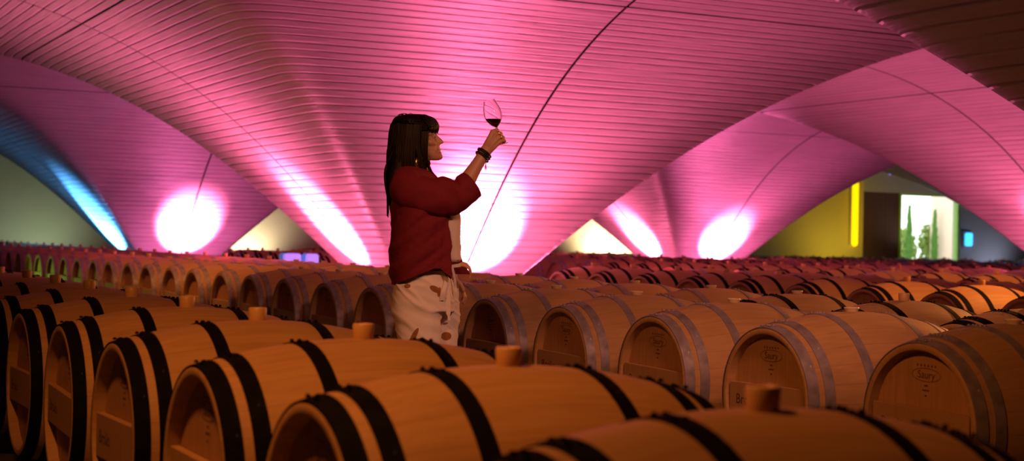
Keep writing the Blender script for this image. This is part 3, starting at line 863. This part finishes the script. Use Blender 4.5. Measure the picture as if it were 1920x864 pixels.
# jacket: an open-fronted sheet with thickness, plus two wide sleeves
bm = bmesh.new()
lev = [ # z, back x, front x right, half width, front y right, front x left
    (1.435, -.128, -.010, .085, .072, -.01), (1.412, -.150, 0.030, .140, .085, 0.035), (1.385, -.160, 0.070, .195, .095, 0.075), (1.33, -.160, 0.115, .214, .105, 0.120), (1.26, -.158, 0.130, .218, .125, 0.15), (1.20, -.157, 0.130, .214, .145, 0.178),
    (1.13, -.160, 0.142, .210, .160, 0.192), (1.06, -.163, 0.158, .208, .172, .204), (1.00, -.165, 0.166, .210, .180, .212), (0.945, -.164, 0.168, .212, .186, .222), (0.90, -.160, 0.170, .215, .190, .232), (0.855, -.154, 0.170, .215, .190, .238)]
NR = 150
LV = np.array(lev); LV = np.array(smooth_path([tuple(r_) for r_ in LV], 8))
def jfold(x, y, z):                                      # folds falling from under the arm to the hem at the back
    u = .62 * x - .78 * z; w = .78 * x + .62 * z
    k = min(1.0, max(0.0, (1.32 - z) / .10))
    r1 = noise.noise(Vector((u * 14 + 3, w * 2.2, y * 2)))
    d = k * 0.024 * (r1 if r1 > 0 else r1 * .5) + k * 0.010 * noise.noise(Vector((u * 32, w * 4, y * 4 + 2)))
    if x > .03: d += k * .012 * min(1, (x - .03) / .05) * noise.noise(Vector((x * 30, y * 6, z * 2.0)))
    return d + 0.002 * noise.noise(Vector((x * 60, y * 60, z * 60)))
full = []
for z, xb, xf, hw, fy, xl in LV:
    ro, ri = [], []
    for k in range(NR + 1):
        q = k / NR; a = math.radians(-158 + 316 * q)        # from right front edge round the back to left front edge
        ca, sa = math.cos(a), math.sin(a)                   # a=0 -> back
        xfr = xf if sa < 0 else xl
        cx = (xb + xfr) / 2 - 0.01; ax = cx - xb
        x = cx - ax * math.copysign(abs(ca) ** .85, ca); y = hw * math.copysign(abs(sa) ** .80, sa)
        if ca < 0:
            t = (-ca) ** 1.5
            x = min(x, xfr); y = y * (1 - t) + math.copysign(fy, sa) * t
        zz = z
        if z < 1.0:                                          # hem falls towards the back, lifts at the side
            f_ = (1.0 - z) / .145
            lift = 0.085 * max(0.0, min(1.0, (x + .14) / .20))
            if x > 0.085 and sa < 0: lift -= .062 * min(1.0, (x - .085) / .07)
            zz = z + f_ * (lift if sa < 0 else lift * .6)
        w_ = jfold(x, y, zz)
        nx, ny = -ca, sa
        ro.append((x + nx * (w_ + .005), y + ny * (w_ + .005), zz)); ri.append((x + nx * (w_ - .002), y + ny * (w_ - .002), zz))
    full.append(ro + ri[::-1])
loft(bm, full, True, True, True)
def sleeve(path, rf, k=10, cuff=None):
    P_ = [Vector(p) for p in smooth_path(path, k)]; m = len(P_); n_ = 64; rings = []
    for i, c in enumerate(P_):
        t = i / (m - 1); d = (P_[min(i + 1, m - 1)] - P_[max(i - 1, 0)]); sd, u = frame_of(d)
        ra, rb = rf(t)
        ring = []
        for q in range(n_):
            a = 2 * PI * q / n_
            o_ = sd * (ra * math.cos(a)) + u * (rb * math.sin(a)); p_ = c + o_
            f_ = 0.011 * noise.noise(Vector((p_.x * 4 + p_.z * 13, p_.y * 4, p_.z * 4 - p_.x * 13))) + 0.007 * noise.noise(Vector((p_.x * 24 + p_.z * 8, p_.y * 6, p_.z * 8 - p_.x * 6)))
            f_ *= min(1.0, t * 4) * (1.0 if t < .9 else .5)
            if p_.y < 0: f_ -= 0.016 * math.exp(-((p_.x - .150 + (p_.z - 1.36) * .9) / .013) ** 2) * max(0.0, min(1.0, (p_.z - 1.29) / .08))
            ring.append(p_ + o_.normalized() * f_)
        rings.append(ring)
    d = (P_[-1] - P_[-2]).normalized()
    cc = P_[-1]
    last = rings[-1]
    rings += [[p_ + d * .002 + (cc - p_) * .05 for p_ in last], [p_ + (cc - p_) * .07 - d * .002 for p_ in last], [p_ + (cc - p_) * .10 - d * .05 for p_ in last]]
    loft(bm, rings, True, True, False)
sleeve([(-.112, -.140, 1.325), (-.080, -.175, 1.318), (0.0, -.178, 1.288), (.100, -.168, 1.282), (.168, -.156, 1.300), (.2265, -.138, 1.345)],
       lambda t: ((.070 if t < .1 else .074) , .080 + .014 * min(1, t / .25) - .022 * max(0, (t - .55) / .45)))
sleeve([(-.095, .150, 1.330), (-.085, .200, 1.30), (-.06, .232, 1.18), (-.025, .240, 1.06), (.055, .232, .975)], lambda t: (.08 - .02 * t, .085 - .02 * t))
bmesh.ops.recalc_face_normals(bm, faces=bm.faces)
mesh_obj('jacket', bm, M_JACK, W)
# cuff lining edge of the raised sleeve, belt with hanging tie
bm = bmesh.new()
def strip(pts, w, wdir, th=0.003):
    P_ = [Vector(p) for p in smooth_path(pts, 5)]; m = len(P_); wv = Vector(wdir).normalized()
    rings = []
    for i, p in enumerate(P_):
        ww = w[min(i * len(w) // m, len(w) - 1)] if hasattr(w, '__len__') else w
        nrm = (P_[min(i + 1, m - 1)] - P_[max(i - 1, 0)]).cross(wv).normalized() * th
        rings.append([p - wv * ww + nrm, p + wv * ww + nrm, p + wv * ww - nrm, p - wv * ww - nrm])
    loft(bm, rings)
strip([px3(838, 500, -.120), px3(845, 515, -.135), px3(842, 530, -.150), px3(838, 545, -.165), px3(836, 560, -.158)], [.012, .010, .012], (1, .3, .15))
strip([px3(843, 530, -.125), px3(846, 550, -.130), px3(847, 575, -.128), px3(850, 597, -.126)], [.009, .012, .013, .011, .006], (1, .2, .1))
strip([px3(852, 497, -.10), px3(858, 520, -.10), px3(860, 545, -.095)], .006, (1, .3, 0))
strip([px3(846, 499, -.115), px3(864, 496, -.07), px3(871, 495, -.02)], .008, (0, .1, 1))
mesh_obj('tie_belt', bm, M_BLOU, W)
bm = bmesh.new()
strip([px3(862, 498, -.05), px3(873, 494, -.06), px3(883, 499, -.062), px3(887.5, 508, -.06), px3(886, 517, -.055)], [.012, .014, .012, .009, .006], (0, .6, .8))
mesh_obj('tie_loop', bm, M_SKIN if False else simple('tan_tie_cloth', (0.55, 0.30, 0.18), 0.8), W)
# bracelets
axis = FA.normalized(); bc = WR - axis * .004
s1, u1 = frame_of(axis)
for i in range(4):
    bm = bmesh.new()
    c = bc + axis * (.008 * (i - 1.6)); tl = (.12, -.1, .16, 0.05)[i]
    ring = [c + s1 * (.0315 * math.cos(a)) + (u1 + axis * tl) * (.0365 * math.sin(a)) for a in [2 * PI * k / 28 for k in range(28)]]
    rr = []
    for k in range(28):
        d = (ring[(k + 1) % 28] - ring[k - 1]).normalized(); o_ = (ring[k] - c).normalized(); q = d.cross(o_)
        rr.append([ring[k] + o_ * (.0042 * math.cos(t)) + q * (.0042 * math.sin(t)) for t in [2 * PI * j / 8 for j in range(8)]])
    V = [[bm.verts.new(p) for p in r_] for r_ in rr]
    for k in range(28):
        for j in range(8): bm.faces.new((V[k][j], V[(k + 1) % 28][j], V[(k + 1) % 28][(j + 1) % 8], V[k][(j + 1) % 8]))
    br = mesh_obj('bracelet', bm, M_BLACKL, W); br['label'] = 'black cord bracelet on raised wrist'
    if i == 1:
        bm = bmesh.new()
        e0 = px3(911, 303, -.10)
        for dx in (-.004, 0, .004):
            tube(bm, [px3(910, 298, -.10), e0 + Vector((0, 0, -.008)), e0 + Vector((dx, dx, -.040))], [.0014, .0016, .0012], 6)
        mesh_obj('tassel', bm, M_MAG, br)
# rings, earring, necklace
for k, f_ in ((kn[1], 0), (kn[2], 1)):
    bm = bmesh.new()
    bmesh.ops.create_uvsphere(bm, u_segments=12, v_segments=8, radius=.0055)
    bmesh.ops.translate(bm, vec=k + Vector((.014, -.002, .004)), verts=bm.verts)
    d0 = Vector((.80, .45, .34)).normalized(); a1, a2 = frame_of(d0); c0 = k + Vector((.013, .004, .005))
    rr = [[c0 + a1 * ((.0104 + .0012 * math.cos(t)) * math.cos(a)) + a2 * ((.0104 + .0012 * math.cos(t)) * math.sin(a)) + d0 * (.002 * math.sin(t)) for t in (0, PI / 2, PI, 1.5 * PI)] for a in [2 * PI * q / 20 for q in range(21)]]
    loft(bm, rr, True, False, False)
    mesh_obj('finger_ring', bm, M_GOLD, W)
for s in (-1, 1):
    bm = bmesh.new()
    tube(bm, [(-.047, s * .094, 1.470), (-.047, s * .096, 1.452), (-.047, s * .096, 1.432)], [.0015, .004, .0055], 10)
    mesh_obj('earring', bm, M_GOLD, W)
bm = bmesh.new()
tube(bm, smooth_path([(-.06, -.060, 1.440), (-.01, -.056, 1.425), (.022, -.024, 1.412), (.028, 0, 1.408), (.022, .024, 1.412), (-.01, .056, 1.425), (-.06, .060, 1.440)], 4), .0016, 6)
mesh_obj('necklace', bm, M_GOLD, W)
for s, xa in ((-1, -.045), (1, .05)):
    bm = bmesh.new()
    tube(bm, [(xa - .06, s * .09, .035), (xa, s * .09, .045), (xa + .08, s * .092, .038), (xa + .19, s * .097, .026)], [(.036, .034), (.040, .044), (.046, .036), (.040, .024)], 16)
    mesh_obj('shoe', bm, M_SHOE, W)

# ---- wine glass in her raised hand: a thing of its own
M_WGLASS, nt_, b_ = new_mat('clear_glass', (1, 1, 1), 0.0)
b_.inputs['Transmission Weight'].default_value = 1.0; b_.inputs['IOR'].default_value = 1.35
M_WINE, nt_, b_ = new_mat('red_wine', (0.10, 0.004, 0.012), 0.03)
b_.inputs['Transmission Weight'].default_value = 0.55; b_.inputs['IOR'].default_value = 1.33
gbase = px3(929.3, 238.2, YS); grim = px3(914, 188.5, YS)
gax = (grim - gbase).normalized()
foot = gbase - gax * .088
Rz = Matrix.Rotation(-TH, 4, 'Z')
q = Vector((0, 0, 1)).rotation_difference(gax)
G = empty('wine_glass', (0, 0, 0))
G.matrix_world = Matrix.Translation((WX, WY, 0)) @ Rz @ Matrix.Translation(foot) @ q.to_matrix().to_4x4()
tag(G, 'tilted stemmed glass of red wine held up in the woman\'s hand', 'wine glass')
def lathe(bm, prof, n=40):
    rings = [[(r * math.cos(2 * PI * k / n), r * math.sin(2 * PI * k / n), z) for k in range(n)] for r, z in prof]
    loft(bm, rings, True, True, True)
HBOWL = (grim - gbase).length
bo = [(0.000, .004), (.06, .015), (.15, .027), (.27, .0375), (.40, .0428), (.52, .0438), (.66, .0415), (.80, .0360), (.92, .0305), (1.0, .0278)]
sb = smooth_path([(r, .088 + HBOWL * t, 0) for t, r in bo], 3)
outer = [(p[0], p[1]) for p in sb]; inner = [(max(.002, r - .0012), z + (.0015 if z < .10 else 0)) for r, z in outer]
bm = bmesh.new(); lathe(bm, outer + inner[::-1], 48); mesh_obj('bowl', bm, M_WGLASS, G)
bm = bmesh.new(); lathe(bm, [(.0335, 0), (.034, .0008), (.033, .0022), (.015, .0045), (.006, .010), (.0042, .02), (.0038, .05), (.0042, .08), (.0052, .089)], 32)
mesh_obj('stem_and_foot', bm, M_WGLASS, G)
bm = bmesh.new()
wi = [(max(.001, r - .0016), z) for r, z in inner if z < .088 + HBOWL * .62]
lathe(bm, wi, 40)
lvl = px3(924, 223.2, YS)
inv = G.matrix_world.inverted()
lv = inv @ ((Matrix.Translation((WX, WY, 0)) @ Rz) @ lvl); up = (inv.to_3x3() @ Vector((0, 0, 1))).normalized()
r_ = bmesh.ops.bisect_plane(bm, geom=bm.verts[:] + bm.edges[:] + bm.faces[:], plane_co=lv, plane_no=up, clear_outer=True)
ed = [e for e in r_['geom_cut'] if isinstance(e, bmesh.types.BMEdge)]
bmesh.ops.holes_fill(bm, edges=ed, sides=0)
mesh_obj('wine', bm, M_WINE, G)
# ------------------------------------------------------------------ outside the window
M_GRAVEL = simple('pale_gravel', (0.75, 0.72, 0.66), 0.9, nscale=6)
M_CYP = simple('cypress_foliage', (0.10, 0.26, 0.03), 0.8, nscale=8, namp=0.4)
M_BUSH = simple('hedge_foliage', (0.28, 0.42, 0.08), 0.8, nscale=6, namp=0.4)
M_TRUNK = simple('tree_bark', (0.10, 0.06, 0.035), 0.9, nscale=12)
M_STUC = simple('cream_stucco', (0.80, 0.66, 0.50), 0.9, nscale=2, namp=0.1)
bm = bmesh.new(); add_box(bm, 20, 80, YW + 0.7, YW + 60, -0.15, 0.0)
tag(mesh_obj('ground', bm, M_GRAVEL, smooth=False), 'pale gravel yard outside', None, None, 'structure')
def cypress(x, y, h, w, label, group=None):
    t = empty('cypress_tree', (x, y, 0)); tag(t, label, 'tree', group)
    bm = bmesh.new(); tube(bm, [(0, 0, 0), (0, 0, h * .25)], [.10, .07], 10); mesh_obj('trunk', bm, M_TRUNK, t)
    bm = bmesh.new(); r = random.Random(int(x * 100))
    for i in range(420):
        z = h * (0.08 + 0.90 * r.random() ** 1.1); k = (z / h)
        rr = w * math.sin(PI * min(1, (k * .86 + .14)) ) ** .8 * (1 - k * .35)
        a = r.uniform(0, 2 * PI); q = rr * math.sqrt(r.random())
        p = Vector((q * math.cos(a), q * math.sin(a), z))
        d = Vector((math.cos(a) * .35, math.sin(a) * .35, 1)).normalized() * r.uniform(.18, .34)
        tube(bm, [p - d * .5, p, p + d * .5], [.012, .05, .008], 5)
    mesh_obj('foliage', bm, M_CYP, t)
cypress(43.9, 50.5, 3.0, 0.26, 'leftmost and widest cypress outside the window')
cypress(45.1, 50.8, 2.95, 0.15, 'slim middle cypress outside the window')
cypress(46.9, 51.2, 2.8, 0.14, 'rightmost cypress outside the window before the hedge')
def bush(x, y, rx, h, label):
    t = empty('garden_shrub', (x, y, 0)); tag(t, label, 'shrub')
    bm = bmesh.new(); tube(bm, [(0, 0, 0), (0, 0, h * .5)], [.06, .04], 8); mesh_obj('stem', bm, M_TRUNK, t)
    bm = bmesh.new(); r = random.Random(int(x * 77))
    for i in range(420):
        u = Vector((r.gauss(0, 1), r.gauss(0, 1), r.gauss(0, 1))).normalized() * r.random() ** .4
        p = Vector((u.x * rx, u.y * rx, h * .55 + u.z * h * .45)); d = Vector((r.uniform(-1, 1), r.uniform(-1, 1), r.uniform(.2, 1))).normalized() * .14
        tube(bm, [p - d, p, p + d], [.01, .05, .006], 5)
    mesh_obj('foliage', bm, M_BUSH, t)
bush(45.9, 52.0, .55, 2.0, 'round green shrub between the slim cypresses')
bush(47.7, 52.4, .50, 2.3, 'yellow-green shrub beside the cream outbuilding')
# cream outbuilding at the right
ob = empty('garden_outbuilding', (47.2, 48.8, 0)); tag(ob, 'cream stucco outbuilding outside the window at right', 'building')
bm = bmesh.new(); add_box(bm, 0, 6, 0, 3, 0, 4.2); mesh_obj('wall_block', bm, M_STUC, ob, smooth=False)
bm = bmesh.new(); add_box(bm, -.15, 6.15, -.15, 3.15, 4.2, 4.35); mesh_obj('roof_slab', bm, M_STUC, ob, smooth=False)
# lamps on the back wall
def emit(name, col, s):
    m, nt, b = new_mat(name, col, 0.5); b.inputs['Emission Color'].default_value = (*col, 1); b.inputs['Emission Strength'].default_value = s; return m
t = empty('strip_light', (32.86, YW - 0.056, 2.21)); tag(t, 'vertical glowing yellow strip light beside the brown door', 'lamp')
bm = bmesh.new(); add_box(bm, -.15, .15, 0.0, .05, -1.03, 1.03); bmesh.ops.bevel(bm, geom=bm.edges[:], offset=.01, segments=2, affect='EDGES'); mesh_obj('lamp_housing', bm, M_WALLG, t, smooth=False)
bm = bmesh.new(); tube(bm, [(0, -.06, -.99), (0, -.06, 0), (0, -.06, .99)], [.10, .10, .10], 16); mesh_obj('lamp_tube', bm, emit('yellow_lamp_glow', (1.0, 0.60, 0.0), 1.6), t)
t = empty('wall_lamp', (37.85, YW - 0.056, 1.45)); tag(t, 'small glowing blue wall lamp right of the window', 'lamp')
bm = bmesh.new(); add_box(bm, -.20, .20, 0, .05, -.26, .26); mesh_obj('lamp_housing', bm, M_WALLG, t, smooth=False)
bm = bmesh.new(); add_box(bm, -.16, .16, -.08, 0, -.22, .22); bmesh.ops.bevel(bm, geom=bm.edges[:], offset=.03, segments=3, affect='EDGES'); mesh_obj('glow_block', bm, emit('blue_lamp_glow', (0.04, 0.42, 1.0), 2.5), t)
t = empty('wall_lamp', (34.35, YW - 0.056, 3.62)); tag(t, 'tiny violet lamp on grey wall above the brown door', 'lamp')
bm = bmesh.new(); add_box(bm, -.07, .07, 0, .05, -.10, .10); mesh_obj('lamp_housing', bm, M_WALLG, t, smooth=False)
bm = bmesh.new(); bmesh.ops.create_uvsphere(bm, u_segments=14, v_segments=10, radius=.085); mesh_obj('lamp_globe', bm, emit('violet_lamp_glow', (0.25, 0.2, 1.0), 1.5), t)

M_BLUEBOX = emit('pale_blue_glow', (0.14, 0.30, 0.85), 0.35)  # guessed boxes for a pale blue patch, given weak emission
for x, y, wd_, lab in ((8.02, 23.55, .15, 'low glowing pale blue box among far barrels, left one of two'), (8.34, 23.50, .11, 'low glowing pale blue box among far barrels, right one of two')):
    t = empty('blue_box', (x, y, 0)); tag(t, lab, 'lamp', 'blue boxes left of the central vault foot')
    bm = bmesh.new(); add_box(bm, -wd_, wd_, -.12, .12, 0, .55); mesh_obj('box_base', bm, M_WALLG, t, smooth=False)
    bm = bmesh.new(); add_box(bm, -wd_, wd_, -.12, .12, .55, .80); bmesh.ops.bevel(bm, geom=bm.edges[:], offset=.02, segments=2, affect='EDGES'); mesh_obj('glow_block', bm, M_BLUEBOX, t, smooth=False)
# ------------------------------------------------------------------ lights
def spot(name, loc, target, col, power, size=140, blend=0.9, radius=0.08):
    l = bpy.data.lights.new(name, 'SPOT'); l.color = col; l.energy = power; l.spot_size = math.radians(size); l.spot_blend = blend
    l.shadow_soft_size = radius
    o = bpy.data.objects.new(name, l); COL.objects.link(o); o.location = loc
    d = Vector(target) - Vector(loc); o.rotation_euler = d.to_track_quat('-Z', 'Y').to_euler(); return o
PINK = (1.0, 0.14, 0.33); PURP = (0.9, 0.14, 0.45); PINKP = (1.0, 0.14, 0.40); BLUE = (0.08, 0.36, 0.9)
def foot_lamp(n_, m_, face, col, power, r=1.55, z=0.12, tr=2.3, tz=1.9, slide=0.0, **kw):
    cx, cy = FX + m_ * BX, FY + n_ * AY
    d = {'front': (0, -1), 'back': (0, 1), 'left': (-1, 0), 'right': (1, 0)}[face]
    s = (-d[1], d[0])
    loc = (cx + d[0] * r + s[0] * slide, cy + d[1] * r + s[1] * slide, z)
    return spot('foot_spotlight', loc, (cx + d[0] * tr, cy + d[1] * tr, tz), col, power, **kw)
def foot_pair(n_, m_, face, col, k=1.0, kw=1.0, kb=1.0, wcol=None, sl=0.0):
    wcol = wcol or col
    foot_lamp(n_, m_, face, col, 3600 * k, r=1.52, z=0.08, tr=1.36, tz=1.15, size=66, blend=0.55, slide=sl)
    foot_lamp(n_, m_, face, wcol, 2000 * kw, r=1.60, tr=5.2, tz=3.3, size=106, blend=1.0, slide=sl)
    foot_lamp(n_, m_, face, wcol, 420 * kb, r=2.0, tr=1.6, tz=1.9, size=165, blend=0.5, radius=0.2)  # wide fill added to lift the dim lower faces
foot_pair(0, 0, 'front', PINK, 1.15, .62, .85, None, .38)
foot_pair(0, 0, 'left', PINK, 1.15, .88, .8)
foot_pair(0, 0, 'right', PINK, .5, .5)
foot_pair(0, 0, 'back', PINK, .5, .5)
foot_pair(1, 0, 'front', PINK, 1.6, .10, .42, PURP)
foot_pair(1, 0, 'left', BLUE, 1.2, .10, .05, None, -.55)
foot_pair(1, 1, 'front', PINK, 1.5, .45, .6, PINKP)
foot_pair(1, 1, 'left', PINK, 1.2, .7, .6)
foot_pair(0, 1, 'left', PINK, 1, .38, .75)
foot_pair(0, 1, 'front', PINK)
foot_pair(1, 2, 'left', BLUE, .9, .04, .03, None, -.3)
foot_lamp(-1, 0, 'left', (1, .03, .05), 40, r=1.6, tr=5, tz=3.3, size=95, blend=1.0)  # dim red fill added; this left face has no lamp of its own
# warm and rose spots under the vaults, some of them added fill
WARM = (1.0, 0.33, 0.07)
spot('warm_spot', (10.5, 8.6, 2.8), (5.5, 7.6, 0.7), WARM, 560, 140, 0.8, 0.1)
spot('warm_spot', (0.1, 3.1, 3.3), (1.7, 4.1, 0.5), WARM, 270, 105, 0.8, 0.15)
spot('rose_fill_spot', (3.1, 2.4, 3.5), (4.7, 7.8, 0.8), (1.0, 0.40, 0.26), 370, 56, 0.7, 0.3)  # unseen fill added in place of rosy vault bounce on woman and barrels
spot('warm_spot', (2.6, 14.0, 3.6), (4.4, 15.5, 0.5), WARM, 330, 105, 0.8, 0.15)  # unseen spot added to warm the pink-tinted barrels farther left
spot('warm_spot', (13.5, 12.2, 3.6), (13.5, 14.0, 0.5), WARM, 300, 110, 0.8, 0.15)  # another added spot, warms the far barrels on the right
# wall and aisle spots, two of them added fill
spot('wall_spot', (12.2, YW - 0.7, 0.3), (12.4, YW, 1.2), (1.0, 0.80, 0.5), 200, 120)
spot('wall_spot', (23.6, YW - 0.8, 0.3), (23.6, YW, 1.3), (1.0, 0.72, 0.4), 900, 130)
spot('wall_spot', (7.0, YW - 1.6, 0.3), (6.6, YW, 1.8), (0.75, 1.0, 0.62), 60, 140)
spot('wall_spot', (32.0, YW - 1.9, 0.9), (32.0, YW, 1.9), (1.0, 0.75, 0.1), 100, 150)
spot('wall_spot', (35.4, YW - 1.3, 1.0), (35.2, YW, 3.3), (1.0, 0.78, 0.58), 45, 120)  # spot added to brighten the grey lintel
spot('wall_spot', (39.0, YW - 1.2, 0.3), (38.6, YW, 1.6), (0.6, 0.65, 1.0), 60, 140)  # bluish spot added to brighten the grey wall beside the window
spot('aisle_lamp', (3.1, 24.0, 0.2), (4.0, 20.0, 0.5), (0.55, 1.0, 0.1), 40, 150)
# world: daylight sky outside the window
wd = bpy.data.worlds.new('world'); scn.world = wd; wd.use_nodes = True
bg = wd.node_tree.nodes['Background']; bg.inputs[0].default_value = (0.95, 0.98, 1.0, 1); bg.inputs[1].default_value = 2.5
vs = scn.view_settings; vs.view_transform = 'Standard'; vs.look = 'None'; vs.gamma = 1.0; vs.use_curve_mapping = False; vs.exposure = 0.0
scn.cycles.max_bounces = 6; scn.cycles.diffuse_bounces = 4; scn.cycles.sample_clamp_indirect = 8
scn.cycles.use_denoising = True
